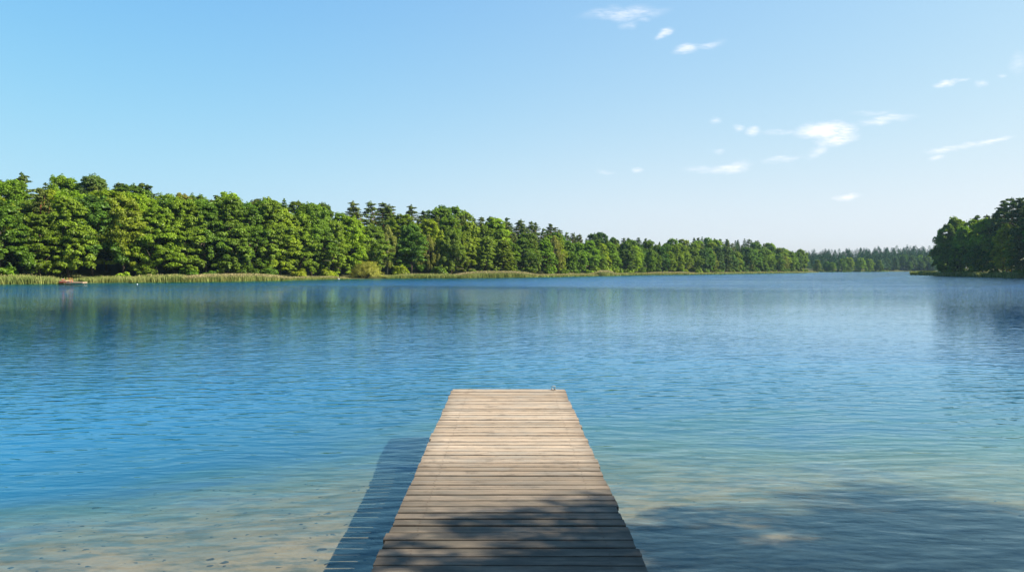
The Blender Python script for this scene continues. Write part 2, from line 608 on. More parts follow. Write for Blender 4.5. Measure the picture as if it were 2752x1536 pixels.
def ground_z(P):
    P = np.atleast_2d(np.asarray(P, dtype=float))
    s = lake_sd(P)
    near = np.clip((60 - np.hypot(P[:, 0], P[:, 1])) / 30, 0, 1)
    sl = np.maximum(s, 0)
    far_land = .12 + .05 * np.minimum(sl, 5) + .20 * np.clip(sl - 5, 0, 48) + .03 * np.clip(sl - 53, 0, 200)
    far_land += .35 * wob(P, .11) * np.clip(sl / 8, 0, 1)
    near_land = .055 * np.minimum(sl, 30) + .03 * wob(P, .7)
    land = near * near_land + (1 - near) * far_land
    w = np.maximum(-s, 0)
    near_bed = np.where(w < 7, .0056 * w ** 2 + .008 * w, .33 + .052 * (w - 7)) + .02 * wob(P, 1.3, .4) * np.clip(w, 0, 1)
    left_drop = np.clip((-P[:, 0] - 1.6) * .07, 0, .5) * np.clip((w - 2.2) / 5, 0, 1)
    near_bed = near_bed + left_drop
    far_bed = np.minimum(.10 * w, 3.0)
    bed = near * near_bed + (1 - near) * far_bed
    return np.where(s > 0, land, -np.minimum(bed, 5.6))


# terrain sheet: rings around the pier, fine near it and coarser towards the horizon
NA = 480
radii = [0.0]
r = .35
while r < 1500:
    radii.append(r)
    r += max(.28, r * .022)
radii.append(1500)
ang = np.linspace(0, 2 * math.pi, NA, endpoint=False)
rr = np.array(radii[1:])
gx = (rr[:, None] * np.sin(ang)[None]).ravel()
gy = (rr[:, None] * np.cos(ang)[None]).ravel()
P = np.column_stack([gx, gy])
P = np.vstack([[[0, 0]], P])
Z = ground_z(P)
V = np.column_stack([P, Z])
faces = []
nr = len(rr)
idx = 1 + np.arange(nr)[:, None] * NA + np.arange(NA)[None]
a = idx[:-1]
b = idx[1:]
quads = np.stack([a, np.roll(a, -1, 1), np.roll(b, -1, 1), b], -1).reshape(-1, 4)
tri = [(0, int(idx[0, (k + 1) % NA]), int(idx[0, k])) for k in range(NA)]
me = mesh_from('terrain', V, [tuple(int(i) for i in q[::-1]) for q in quads] + tri, M_GROUND, smooth=True)
tag(link('terrain', me), kind='structure')

# water body: closed slab whose top is the lake surface
mb = MB()
mb.box((0, 0, -3.1), (2960, 2960, 6.2))
wat = mb.build('water', M_WATER)
tag(wat, kind='structure')

# haze
HAZE = 0.00009
mh = bpy.data.materials.new('summer_haze')
mh.use_nodes = True
mh.node_tree.nodes.clear()
t = NT(mh.node_tree)
o_ = t.n('ShaderNodeOutputMaterial')
pv = t.n('ShaderNodeVolumePrincipled')
pv.inputs['Color'].default_value = (.50, .78, 1.0, 1)
pv.inputs['Density'].default_value = HAZE
pv.inputs['Anisotropy'].default_value = 0.2
t.put(o_.inputs['Volume'], pv.outputs[0])
mb = MB()
mb.box((0, 0, 30), (3060, 3060, 76))
hz = mb.build('haze', mh)
tag(hz, kind='stuff')


# ------------------------------------------------------------------ foliage generators
def leaf_quads(centers, normals, size, aspect=.6, tangent=None):
    n = len(centers)
    nn = normals / np.linalg.norm(normals, axis=1, keepdims=True)
    rnd = rng.normal(size=(n, 3)) if tangent is None else tangent + .25 * rng.normal(size=(n, 3))
    tg = rnd - (rnd * nn).sum(1, keepdims=True) * nn
    tg /= np.linalg.norm(tg, axis=1, keepdims=True) + 1e-9
    bt = np.cross(nn, tg)
    s = size[:, None]
    bend = nn * s * .25
    v = np.stack([centers - tg * s, centers + bt * s * aspect + bend, centers + tg * s, centers - bt * s * aspect + bend], 1)
    return v.reshape(-1, 3), np.arange(n * 4).reshape(-1, 4)


def clumps(cs, rs, per, size, aspect=.6, up=.35, rand=.55, lower=-.45, tangent=None, shell=(.45, 1.15), squash_n=1.0):
    """leaf clumps: cs centres (n,3), rs radii (n,3), leaves on their upper shells"""
    n = len(cs)
    if np.isscalar(per):
        cnt = np.full(n, per)
    else:
        cnt = np.asarray(per)
    idx = np.repeat(np.arange(n), cnt)
    m = len(idx)
    d = rng.normal(size=(m, 3))
    d /= np.linalg.norm(d, axis=1, keepdims=True)
    d[:, 2] = np.where(d[:, 2] < lower, -d[:, 2], d[:, 2])
    rad = rng.uniform(shell[0], shell[1], m) ** .8
    pos = cs[idx] + d * rs[idx] * rad[:, None]
    nrm = d / rs[idx] * rs[idx].mean(1, keepdims=True) * squash_n + np.array([0, 0, up]) + rand * rng.normal(size=(m, 3))
    sz = size * rng.uniform(.6, 1.35, m)
    v, f = leaf_quads(pos, nrm, sz, aspect, tangent)
    ct = rng.random(n)
    tint = np.repeat(.55 * ct[idx] + .45 * rng.random(m), 4)
    return v, f, tint


def join(parts):
    vs, fs, ts, b = [], [], [], 0
    for v, f, t_ in parts:
        vs.append(v)
        fs.append(f + b)
        ts.append(t_)
        b += len(v)
    return np.vstack(vs), np.vstack(fs), np.concatenate(ts)


def sphere_dirs(n, zmin=-.3):
    out = []
    while len(out) < n:
        d = rng.normal(size=3)
        d /= np.linalg.norm(d)
        if d[2] > zmin:
            out.append(d)
    return np.array(out)


REF = 14.0


def limbs(mb, trunk_pts, ends, r0):
    for e in ends:
        k = rng.uniform(.35, .8)
        i = min(int(k * (len(trunk_pts) - 1)), len(trunk_pts) - 2)
        a = Vector(trunk_pts[i])
        e = Vector(e)
        mid = (a + e) / 2 + Vector((0, 0, -.06 * (e - a).length))
        mb.tube([a, mid, e], [r0 * .42, r0 * .28, r0 * .08], 5)


def make_broadleaf(seed, width=.33, base=.08, lobes=10, per=160, leaf=.165, nclump=27, pad=.66, top=1.0, wood=M_BARK, big=1.0, dens=1.0):
    """crown built from main lobes, each lobe from leaf clumps; returns (trunk mesh, crown mesh)"""
    global rng
    rng = np.random.default_rng(seed)
    H = REF
    Rm = width * H
    # lobe centres through the crown volume
    lc, lr = [], []
    prof = lambda q: np.interp(q, [0, .15, .4, .65, .85, 1], [.62, .92, 1, .82, .5, .12])
    for i in range(lobes):
        q = (i + .5) / lobes
        q = np.clip(q + rng.uniform(-.06, .06), 0.02, .98)
        th = i * 2.399 + rng.uniform(-.5, .5)
        rad = prof(q) * Rm * rng.uniform(.45, .72)
        size = Rm * rng.uniform(.42, .56) * big * (1.0 - .25 * q)
        z = H * (base + (1 - base) * q * top)
        z = min(z, H - size * .8)
        z = max(z, H * base + size * .55)
        lc.append((rad * math.cos(th), rad * math.sin(th), z))
        lr.append(size)
    lc.append((0, 0, H - Rm * .42))
    lr.append(Rm * .45)
    lc.append((rng.uniform(-.1, .1) * Rm, rng.uniform(-.1, .1) * Rm, H * .55))
    lr.append(Rm * .75)
    cs, rs = [], []
    for c, s in zip(lc, lr):
        k = int(nclump * (s / (Rm * .5)) ** 1.5)
        for d in sphere_dirs(max(6, k), -.55):
            p = np.array(c) + d * s * np.array([1, 1, .95]) * rng.uniform(.78, 1.05)
            rr_ = s * rng.uniform(.20, .36)
            cs.append(p)
            rs.append((rr_, rr_, rr_ * pad))
    cs, rs = np.array(cs), np.array(rs)
    v1 = clumps(cs, rs, int(per * dens), leaf)
    # loose sprays that roughen the outline
    sp = cs[rng.integers(0, len(cs), int(240 * dens))]
    out = sp - np.array([0, 0, H * .5])
    out /= np.linalg.norm(out, axis=1, keepdims=True)
    cs2 = sp + out * rng.uniform(.2, .7, (len(sp), 1))
    v2 = clumps(cs2, np.full((len(cs2), 3), .34), 14, leaf * .9)
    v, f, tn = join([v1, v2])
    crown = mesh_from('crown', v, f, M_LEAF, tint=tn)
    mb = MB()
    lean = rng.uniform(-.4, .4, 2)
    tp = [(0, 0, -.4), (lean[0] * .2, lean[1] * .2, H * .2), (lean[0] * .6, lean[1] * .6, H * .5), (lean[0], lean[1], H * .86)]
    mb.tube(tp, [.24, .19, .13, .03], 8)
    limbs(mb, tp, [c for c in lc[:-2]], .24)
    return mb.mesh('trunk', wood, True), crown


def make_weeping(seed, width=.26, wood=M_BIRCH, base=.12, leaf=.15):
    global rng
    rng = np.random.default_rng(seed)
    H = REF
    cs, rs = [], []
    lc = []
    for i in range(120):
        q = rng.uniform(0, 1) ** .85
        th = rng.uniform(0, 2 * math.pi)
        rad = H * width * np.interp(q, [0, .3, .7, 1], [.75, 1, .6, .1]) * rng.uniform(.5, 1)
        z = H * (base + .08 + (1 - base - .12) * q)
        L = rng.uniform(.5, 1.5) * (1 - .4 * q)
        cs.append((rad * math.cos(th), rad * math.sin(th), z - .2))
        rs.append((.38, .38, L))
        if i % 12 == 0:
            lc.append(cs[-1])
    cs, rs = np.array(cs), np.array(rs)
    v1 = clumps(cs, rs, 95, leaf, aspect=.42, up=.15, rand=.5, lower=-.95, tangent=np.array([0, 0, -1.0]))
    top = clumps(np.array([[0, 0, H - .9], [.2, .1, H - 1.8], [-.3, .2, H - 2.6]]), np.array([[.5, .5, .8], [.9, .9, .8], [1.2, 1.2, .9]]), 170, leaf)
    v, f, tn = join([v1, top])
    crown = mesh_from('crown', v, f, M_LEAF, tint=tn)
    mb = MB()
    tp = [(0, 0, -.4), (.1, 0, H * .25), (-.1, .1, H * .6), (0, 0, H * .95)]
    mb.tube(tp, [.15, .12, .08, .02], 8)
    limbs(mb, tp, lc, .13)
    return mb.mesh('trunk', wood, True), crown


def make_pine(seed, start=.42, width=.2, leaf=.17, spire=.25):
    """Scots pine: bare lower trunk, stepped cloud-like pads, pointed leader shoots"""
    global rng
    rng = np.random.default_rng(seed)
    H = REF
    cs, rs, ends = [], [], []
    lv = 10
    for i in range(lv):
        q = i / (lv - 1)
        z = H * (start + (1 - start) * q * .94)
        nb = 6 if i < lv - 2 else 4
        Rl = H * width * np.interp(q, [0, .25, .6, 1], [.75, 1.0, .72, .16])
        for k in range(nb):
            th = k * 2 * math.pi / nb + i * 1.3 + rng.uniform(-.4, .4)
            rad = Rl * rng.uniform(.55, 1.05)
            e = np.array([rad * math.cos(th), rad * math.sin(th), z + rng.uniform(-.55, .5)])
            ends.append(e)
            for fr in (.45, .75, 1.0):
                p = e * np.array([fr, fr, 1]) + np.array([rng.uniform(-.2, .2), rng.uniform(-.2, .2), -(1 - fr) * .25])
                s = rng.uniform(.34, .60) * (1.15 - .4 * q)
                cs.append(p)
                rs.append((s, s, s * .48))
    cs, rs = np.array(cs), np.array(rs)
    v1 = clumps(cs, rs, 62, leaf, aspect=.34, up=.5, rand=.6, lower=-.35)
    # candle-like leader shoots at the top
    tops = []
    for k in range(4):
        th = rng.uniform(0, 6.28)
        rr_ = rng.uniform(.1, .85) * (0 if k == 0 else 1)
        tops.append((rr_ * math.cos(th), rr_ * math.sin(th), H - .5 - rr_ * .9))
    v2 = clumps(np.array(tops), np.tile([[spire, spire, .75]], (4, 1)), 80, leaf * .8, aspect=.3, up=.3, lower=-.9)
    v, f, tn = join([v1, v2])
    crown = mesh_from('crown', v, f, M_NEEDLE, tint=tn)
    mb = MB()
    tp = [(0, 0, -.4), (.08, .05, H * .3), (-.05, .1, H * .65), (0, 0, H * .97)]
    mb.tube(tp, [.19, .15, .10, .02], 8)
    limbs(mb, tp, ends[::3], .15)
    return mb.mesh('trunk', M_PINEBARK, True), crown


def make_spruce(seed, width=.155, leaf=.16, per=42):
    global rng
    rng = np.random.default_rng(seed)
    H = REF
    cs, rs = [], []
    lv = 24
    for i in range(lv):
        q = i / (lv - 1)
        z = H * (.1 + .87 * q) + rng.uniform(-.12, .12)
        Rl = H * width * (1 - q) ** .85 + .12
        nb = int(9 - 5 * q)
        for k in range(nb):
            th = k * 2 * math.pi / nb + i * .9 + rng.uniform(-.35, .35)
            for fr in ((.5, 1.0) if q < .75 else (.9,)):
                rad = Rl * fr * rng.uniform(.85, 1.1)
                cs.append((rad * math.cos(th), rad * math.sin(th), z - rad * .22))
                s = .24 + .40 * (1 - q)
                rs.append((s, s, s * .75))
    cs.append((0, 0, H - .35))
    rs.append((.12, .12, .45))
    v, f, tn = clumps(np.array(cs), np.array(rs), per, leaf, aspect=.34, up=.35, rand=.6, lower=-.6)
    crown = mesh_from('crown', v, f, M_NEEDLE, tint=tn)
    mb = MB()
    mb.tube([(0, 0, -.4), (0, 0, H * .5), (0, 0, H * .97)], [.17, .10, .02], 8)
    return mb.mesh('trunk', M_BARK, True), crown


def make_shrub(seed, n=26, per=90, leaf=.14, flat=.75):
    """dome of leaves 2 m tall, 3 m wide, down to the ground"""
    global rng
    rng = np.random.default_rng(seed)
    ds = sphere_dirs(n, -.05)
    cs = ds * np.array([1.15, 1.15, 1.35]) * rng.uniform(.6, 1.0, (n, 1)) + np.array([0, 0, .25])
    cs[:, 2] = np.clip(cs[:, 2], .2, 1.6)
    rs = np.column_stack([rng.uniform(.3, .5, n)] * 2 + [rng.uniform(.28, .42, n)])
    v, f, tn = clumps(cs, rs, per, leaf)
    crown = mesh_from('foliage', v, f, M_LEAF, tint=tn)
    mb = MB()
    for k in range(5):
        c = cs[k]
        mb.tube([(0, 0, -.2), (c[0] * .4, c[1] * .4, c[2] * .6), tuple(c)], [.05, .035, .01], 5)
    return mb.mesh('stem', M_BARK, True), crown


def make_willow_bush(seed):
    """wide rounded willow, 9 m across and 4.4 m tall, fine shoots fanning from leaning trunks"""
    global rng
    rng = np.random.default_rng(seed)
    cs, tans = [], []
    V1 = []
    hubs = [(-.9, 0, .6), (.9, .2, .7), (0, .3, .8)]
    mb = MB()
    for k in range(420):
        h = np.array(hubs[k % 3])
        th = rng.uniform(0, 2 * math.pi)
        elv = rng.uniform(.05, 1.45)
        L = rng.uniform(2.6, 3.9)
        d = np.array([math.cos(th) * math.cos(elv) * 1.08, math.sin(th) * math.cos(elv) * .8, math.sin(elv) * .93])
        for q in (.62, .8, .95):
            p = h + d * L * q
            p[2] -= .35 * q * q * math.cos(elv) * 1.2
            cs.append(np.maximum(p, [-9, -9, .15]))
            tans.append(d + np.array([0, 0, -.5 * q]))
    cs = np.array(cs)
    tans = np.array(tans)
    per = 15
    idx = np.repeat(np.arange(len(cs)), per)
    pos = cs[idx] + rng.normal(size=(len(idx), 3)) * .17
    nrm = (cs[idx] - np.array([0, 0, .5])) / 3 + .6 * rng.normal(size=(len(idx), 3)) + np.array([0, 0, .3])
    v, f = leaf_quads(pos, nrm, .12 * rng.uniform(.6, 1.3, len(idx)), .3, tans[idx])
    tn = np.repeat(.5 * rng.random(len(cs))[idx] + .5 * rng.random(len(idx)), 4)
    crown = mesh_from('foliage', v, f, M_LEAF, tint=tn)
    for (x, y_, z_) in [(-3.1, .2, 2.3), (-1.6, -.8, 3.0), (-.3, .3, 3.4), (1.4, .2, 3.2), (2.9, -.2, 2.1), (-2.2, -1.4, 1.5)]:
        mb.tube([(x * .12 - .5, y_ * .1, -.3), (x * .35 - .35, y_ * .3 - .25, z_ * .30), (x * .75, y_ * .8, z_ * .72), (x, y_, z_)], [.2, .16, .10, .03], 7)
    return mb.mesh('stem', M_BARK, True), crown


BROAD = [make_broadleaf(100 + i, width=w, lobes=l, pad=p, base=b_)
         for i, (w, l, p, b_) in enumerate([(.33, 10, .62, .06), (.29, 12, .55, .05), (.37, 11, .6, .10), (.26, 11, .7, .05), (.31, 13, .5, .08), (.35, 9, .7, .12), (.28, 10, .6, .04)])]
WEEP = [make_weeping(200), make_weeping(201, .3, M_BARK, .08)]
PINE = [make_pine(300), make_pine(301, .35, .23), make_pine(302, .5, .19), make_pine(303, .3, .25)]
SPRUCE = [make_spruce(400), make_spruce(401, .13), make_spruce(402, .19)]
SHRUB = [make_shrub(500), make_shrub(501, 32, 80), make_shrub(502, 20, 110)]
WILLOW = make_willow_bush(600)
rng = np.random.default_rng(5)

COLS = {
    'bright green': [(.085, .165, .018), (.095, .175, .024)],
    'deep green': [(.040, .100, .018), (.048, .110, .020), (.036, .092, .022)],
    'mid green': [(.062, .130, .020), (.070, .138, .022), (.058, .122, .026)],
    'yellow green': [(.135, .195, .016), (.150, .200, .020)],
    'grey green': [(.090, .130, .050), (.085, .120, .048)],
    'olive green': [(.042, .080, .026), (.048, .086, .028), (.038, .076, .028)],
    'dark green': [(.028, .060, .022), (.034, .068, .026)],
    'blue green': [(.030, .075, .035), (.036, .085, .036)],
}
ORD = ['first', 'second', 'third', 'fourth', 'fifth', 'sixth', 'seventh', 'eighth', 'ninth', 'tenth', 'eleventh', 'twelfth',
       'thirteenth', 'fourteenth', 'fifteenth', 'sixteenth', 'seventeenth', 'eighteenth', 'nineteenth', 'twentieth']
ORD += ['twenty ' + o for o in ORD[:9]] + ['thirtieth'] + ['thirty ' + o for o in ORD[:9]] + ['fortieth'] + ['forty ' + o for o in ORD[:9]]

TREES = []   # everything planted, labelled afterwards


def plant(name, protos, x, y, h, col, kind, row, group, cat='tree', wide=1.0, ref=REF, z=None, rz=None, proto=None):
    tr, cr = protos[random.randrange(len(protos))] if proto is None else protos[proto]
    z = float(ground_z([(x, y)])[0]) if z is None else z
    o = bpy.data.objects.new(name, None)
    COL.objects.link(o)
    o.empty_display_size = .5
    o.location = (x, y, z)
    s = h / ref
    o.scale = (s * wide, s * wide, s)
    o.rotation_euler = (0, 0, random.uniform(0, 6.28) if rz is None else rz)
    a = link(tr.name, tr, o)
    b = link(cr.name, cr, o)
    c = random.choice(COLS[col])
    j = random.uniform(.86, 1.16)
    b.color = (c[0] * j * 2.45 * random.uniform(.88, 1.2), c[1] * j * 1.85, c[2] * j * 1.0, 1)
    o['category'] = cat
    o['group'] = group
    TREES.append(dict(o=o, x=x, y=y, px=px_of(x, y), col=col, kind=kind, row=row))
    return o


# picture rows of tree tops along the banks, as seen from the pier
SKYL = [(-200, 480), (0, 482), (60, 470), (100, 490), (150, 492), (175, 478), (225, 476), (260, 480), (300, 494), (330, 492), (400, 498), (440, 503), (470, 509), (520, 520),
        (560, 532), (605, 519), (640, 524), (685, 536), (708, 533), (745, 540), (765, 535), (800, 545), (850, 553), (900, 537), (945, 541), (1020, 544),
        (1050, 549), (1090, 547), (1135, 565), (1160, 558), (1215, 557), (1245, 569), (1270, 588), (1310, 582), (1365, 584), (1400, 590), (1454, 597),
        (1490, 604), (1514, 625), (1541, 628), (1579, 626), (1617, 622), (1645, 638), (1699, 637), (1740, 645), (1808, 643), (1838, 641), (1888, 638),
        (1943, 639), (1998, 643), (2052, 650), (2098, 661), (2161, 669), (2242, 667)]
FRONTL = [(-200, 545), (0, 548), (60, 585), (110, 575), (150, 545), (204, 514), (260, 540), (290, 536), (350, 548), (400, 545), (440, 560), (500, 540), (560, 545), (620, 545), (700, 545),
          (780, 555), (850, 562), (930, 592), (960, 590), (1000, 598), (1060, 590), (1120, 625), (1160, 612), (1200, 603), (1260, 618), (1340, 625),
          (1400, 648), (1450, 638), (1500, 640), (1560, 662), (1600, 655), (1640, 662), (1680, 660), (1740, 660), (1790, 672), (1850, 668), (1900, 670),
          (2000, 672), (2100, 674), (2170, 682), (2242, 700)]
ix = lambda tab, x: float(np.interp(x, [p[0] for p in tab], [p[1] for p in tab]))

bank_pts = np.array([(-97, 96), (-90, 106)] + bank)
seg = np.diff(bank_pts, axis=0)
seg_len = np.hypot(seg[:, 0], seg[:, 1])
cum = np.concatenate([[0], np.cumsum(seg_len)])


def bank_at(s, off):
    """point at arc length s along the left bank, off metres inland"""
    s = min(max(s, 0), cum[-1] - 1e-6)
    i = int(np.searchsorted(cum, s, side='right') - 1)
    i = min(i, len(seg) - 1)
    d0 = seg[i] / seg_len[i]
    p = bank_pts[i] + d0 * (s - cum[i])
    # smoothed normal
    j0, j1 = max(i - 1, 0), min(i + 1, len(seg) - 1)
    dd = seg[j0] / seg_len[j0] + seg[j1] / seg_len[j1] + d0
    dd = dd / np.hypot(*dd)
    return p + np.array([-dd[1], dd[0]]) * off


def row(offset, spacing, line, mixer, rowname, jitter, s0=0.0, s1=None, far_spacing=None, mind=None):
    s = s0
    s1 = cum[-1] if s1 is None else s1
    while s < s1:
        p = bank_at(s, offset + random.uniform(-jitter, jitter))
        px = px_of(*p)
        sp = spacing if far_spacing is None else spacing + (far_spacing - spacing) * min(1, s / cum[-1])
        s += sp * random.uniform(.8, 1.2)
        if px < -60 or px > 2235:
            continue
        if lake_sd(np.array([p]))[0] < 1.5:
            continue
        mixer(p[0], p[1], px, line, rowname)


def top_height(x, y, py):
    return z_at(y, py) - float(ground_z([(x, y)])[0])


def mix_front(x, y, px, line, rowname):
    if 120 < px < 168:            # open bank behind the landing stage
        return
    py = line(px) + random.uniform(-10, 16)
    h = top_height(x, y, py)
    g = 'broadleaf trees along the left bank'
    if 1030 < px < 1085 or 1470 < px < 1500:
        return plant('birch_tree', WEEP, x, y, max(h, 6), 'grey green', 'drooping birch', rowname, 'birches on the left bank', wide=1.0)
    if 1118 < px < 1160 or (px > 1400 and random.random() < .12):
        return plant('weeping_tree', WEEP, x, y, max(h, 6), 'grey green', 'drooping willow', rowname, 'willows on the left bank', wide=1.15, proto=1)
    col = random.choices(['deep green', 'mid green', 'bright green', 'yellow green'], [4, 6, 3.2, .25])[0]
    if 490 < px < 508:
        col = 'yellow green'
    if px > 1780:
        col = random.choices(['deep green', 'mid green', 'bright green', 'blue green'], [4, 4, 1, 2])[0]
    plant('broadleaf_tree', BROAD, x, y, max(h, 5.5), col, 'broadleaf', rowname, g, wide=random.uniform(.95, 1.25))


def mix_mid(x, y, px, line, rowname):
    py = line(px) + random.uniform(-8, 12)
    h = max(top_height(x, y, py), 7)
    if random.random() < ((.22 if rowname == 'second row' else .6) if px < 1700 else .5):
        return plant('pine_tree', PINE, x, y, h, 'olive green', 'pine', rowname, 'pines on the left bank', wide=random.uniform(.95, 1.2))
    col = random.choices(['deep green', 'mid green', 'bright green', 'grey green'], [3, 4, 4, 1])[0]
    plant('broadleaf_tree', BROAD, x, y, h, col, 'broadleaf', rowname, 'broadleaf trees along the left bank', wide=random.uniform(1.05, 1.35))


def mix_sky(x, y, px, line, rowname):
    py = line(px) + random.uniform(-3, 6)
    h = max(top_height(x, y, py), 7)
    broad = (130 < px < 270 and True) or (470 < px < 560) or (780 < px < 870) or (1165 < px < 1250) or (1560 < px < 1650)
    if broad and random.random() < .85:
        return plant('broadleaf_tree', BROAD, x, y, h, random.choice(['blue green', 'deep green', 'mid green']), 'broadleaf', rowname, 'broadleaf trees along the left bank', wide=random.uniform(.9, 1.15))
    if random.random() < .2 or (px > 1740 and random.random() < .6):
        return plant('spruce_tree', SPRUCE, x, y, h, random.choice(['dark green', 'blue green']), 'spruce', rowname, 'spruces on the left bank', wide=random.uniform(1.2, 1.5))
    plant('pine_tree', PINE, x, y, h, random.choice(['olive green', 'dark green', 'olive green']), 'pine', rowname, 'pines on the left bank', wide=random.uniform(1.3, 1.65))


front = lambda x: ix(FRONTL, x)
skyl = lambda x: ix(SKYL, x)
midl = lambda x: .68 * front(x) + .32 * skyl(x)
mid2 = lambda x: .26 * front(x) + .74 * skyl(x)
row(7.0, 5.0, front, mix_front, 'waterside row', 1.2, far_spacing=7.4)
row(15, 6.6, midl, mix_mid, 'second row', 1.8, s0=2, far_spacing=9.5)
row(24, 7.0, mid2, mix_mid, 'third row', 2.0, s0=4, far_spacing=11)
row(35, 4.3, skyl, mix_sky, 'skyline row', 3.0, s0=1, far_spacing=8.0)
# single landmarks of the skyline
for px, py, kind in [(62, 463, 'spruce'), (606, 515, 'spruce'), (626, 521, 'spruce'), (765, 533, 'spruce'), (1543, 624, 'spruce')]:
    D = 150 if px < 200 else (175 if px < 800 else 330)
    x = (px - 1376) / F_PX * D
    plant('spruce_tree', SPRUCE, x, D, top_height(x, D, py), 'blue green', 'spruce', 'tall tips above the skyline', 'spruces on the left bank', wide=.95)
# pine whose orange trunk shows in the gap left of the landing stage
x, y = bank_at(0, 14)
D = 131.0
x = (113 - 1376) / F_PX * D
plant('pine_tree', PINE, x, D, 14.5, 'olive green', 'pine', 'gap by the landing stage', 'pines on the left bank', proto=2)

# shrubs at the foot of the wood
s = 1.0
while s < cum[-1]:
    p = bank_at(s, random.uniform(3.6, 5.4))
    px = px_of(*p)
    s += random.uniform(3.0, 9.0) * (1 + s / cum[-1])
    if -40 < px < 2200 and not (118 < px < 230) and not (925 < px < 1060):
        h = random.uniform(1.5, 3.6)
        plant('shrub', SHRUB, p[0], p[1], h, random.choice(['mid green', 'deep green', 'bright green']), 'shrub', 'water\'s edge', 'shrubs along the left bank', cat='shrub', wide=1.05, ref=2.0)

# willow bush
wx, wy = on_water(990, 748.6)
wp = (wx - 1.0, wy + 2.2)
wil = plant('willow_bush', [WILLOW], wp[0], wp[1], 4.5, 'yellow green', 'willow bush', '', 'willow', cat='bush', ref=4.4, rz=.25)
for c in wil.children:
    if c.name.startswith('foliage'):
        c.color = (.34, .34, .07, 1)

# headland on the right
def right_tree(px, off_y, py, col, kind, wide=1.0, rowname='headland', protos=None, proto=None, ybase=None):
    yb = float(np.interp(px, [2458, 2500, 2560, 2620, 2690, 2752, 2900], [298, 271, 252, 237, 215, 199, 175])) + off_y
    x = (px - 1376) / F_PX * yb
    h = top_height(x, yb, py)
    nm = {'pine': 'pine_tree', 'broadleaf': 'broadleaf_tree', 'birch': 'birch_tree'}[kind]
    pr = protos or {'pine': PINE, 'broadleaf': BROAD, 'birch': WEEP}[kind]
    plant(nm, pr, x, yb, h, col, kind, rowname, {'pine': 'pines on the right headland'}.get(kind, 'broadleaf trees on the right headland'), wide=wide, proto=proto)


for a_ in [(2530, 14, 640, 'deep green', 'broadleaf', 1.0), (2548, 10, 606, 'mid green', 'broadleaf', 1.0), (2568, 16, 588, 'mid green', 'broadleaf', 1.0),
           (2590, 10, 612, 'bright green', 'broadleaf', .9), (2612, 18, 594, 'bright green', 'broadleaf', 1.05), (2640, 12, 592, 'bright green', 'broadleaf', 1.0),
           (2662, 18, 590, 'mid green', 'broadleaf', 1.0), (2704, 9, 604, 'yellow green', 'broadleaf', .8), (2730, 8, 630, 'mid green', 'broadleaf', .8),
           (2575, 6, 660, 'deep green', 'broadleaf', 1.1), (2625, 6, 655, 'deep green', 'broadleaf', 1.1), (2675, 6, 650, 'deep green', 'broadleaf', 1.1), (2545, 6, 672, 'deep green', 'broadleaf', 1.1),
           (2623, 28, 580, 'dark green', 'pine', 1.0), (2650, 26, 578, 'dark green', 'pine', 1.0), (2680, 30, 566, 'dark green', 'pine', 1.1),
           (2697, 26, 541, 'dark green', 'pine', 1.2), (2716, 24, 533, 'dark green', 'pine', 1.2), (2738, 20, 535, 'dark green', 'pine', 1.25),
           (2760, 22, 530, 'dark green', 'pine', 1.25), (2765, 8, 560, 'dark green', 'pine', 1.2), (2790, 14, 545, 'dark green', 'broadleaf', 1.1),
           (2815, 20, 530, 'dark green', 'pine', 1.2), (2835, 8, 560, 'deep green', 'broadleaf', 1.2), (2860, 18, 540, 'dark green', 'broadleaf', 1.2), (2900, 14, 540, 'dark green', 'broadleaf', 1.2)]:
    right_tree(*a_[:5], wide=a_[5], rowname='waterside row' if a_[1] < 13 else 'second row')
for px, h in [(2735, 2.6), (2748, 2.0), (2600, 2.0), (2550, 2.2), (2665, 2.2)]:
    yb = float(np.interp(px, [2458, 2500, 2560, 2620, 2690, 2752], [298, 271, 252, 237, 215, 199])) + 4
    plant('shrub', SHRUB, (px - 1376) / F_PX * yb, yb, h, 'mid green', 'shrub', 'headland edge', 'shrubs on the right headland', cat='shrub', ref=2.0)

# rounded crowns round the far bay
for px, D, py, col in [(2196, 545, 699, 'mid green'), (2222, 552, 703, 'deep green'), (2236, 549, 705, 'mid green'), (2262, 575, 696, 'mid green'), (2280, 580, 692, 'bright green'), (2312, 595, 693, 'mid green'),
                       (2335, 598, 696, 'mid green'), (2362, 615, 699, 'deep green'), (2385, 661, 694, 'deep green'), (2405, 664, 690, 'blue green'),
                       (2428, 669, 684, 'deep green'), (2450, 668, 687, 'blue green'), (2472, 672, 686, 'mid green'), (2492, 669, 690, 'deep green'),
                       (2512, 674, 688, 'deep green'), (2532, 676, 690, 'deep green'), (2524, 669, 701, 'deep green'), (2418, 669, 702, 'deep green'), (2445, 662, 704, 'deep green'), (2480, 664, 703, 'deep green'), (2507, 663, 702, 'deep green')]:
    x = (px - 1376) / F_PX * D
    plant('broadleaf_tree', BROAD, x, D, max(8, z_at(D, py) - float(ground_z([(x, D)])[0])), col, 'broadleaf', 'far bay', 'broadleaf trees round the far bay', wide=1.15)


# far wood above the bay: one mass of pines and spruces
def low_conifer(n):
    cs, rs = [], []
    for i in range(9):
        q = i / 8
        Rl = 2.3 * (1 - q) ** .8 + .15
        nb = 5 if q < .6 else 3
        for k in range(nb):
            th = k * 6.283 / nb + i + rng.uniform(-.3, .3)
            cs.append((Rl * math.cos(th) * .75, Rl * math.sin(th) * .75, 3.0 + 10.7 * q))
            s_ = .30 + .75 * (1 - q)
            rs.append((s_, s_, s_ * .7))
    return clumps(np.array(cs), np.array(rs), n, .42, aspect=.5, up=.4, lower=-.5)


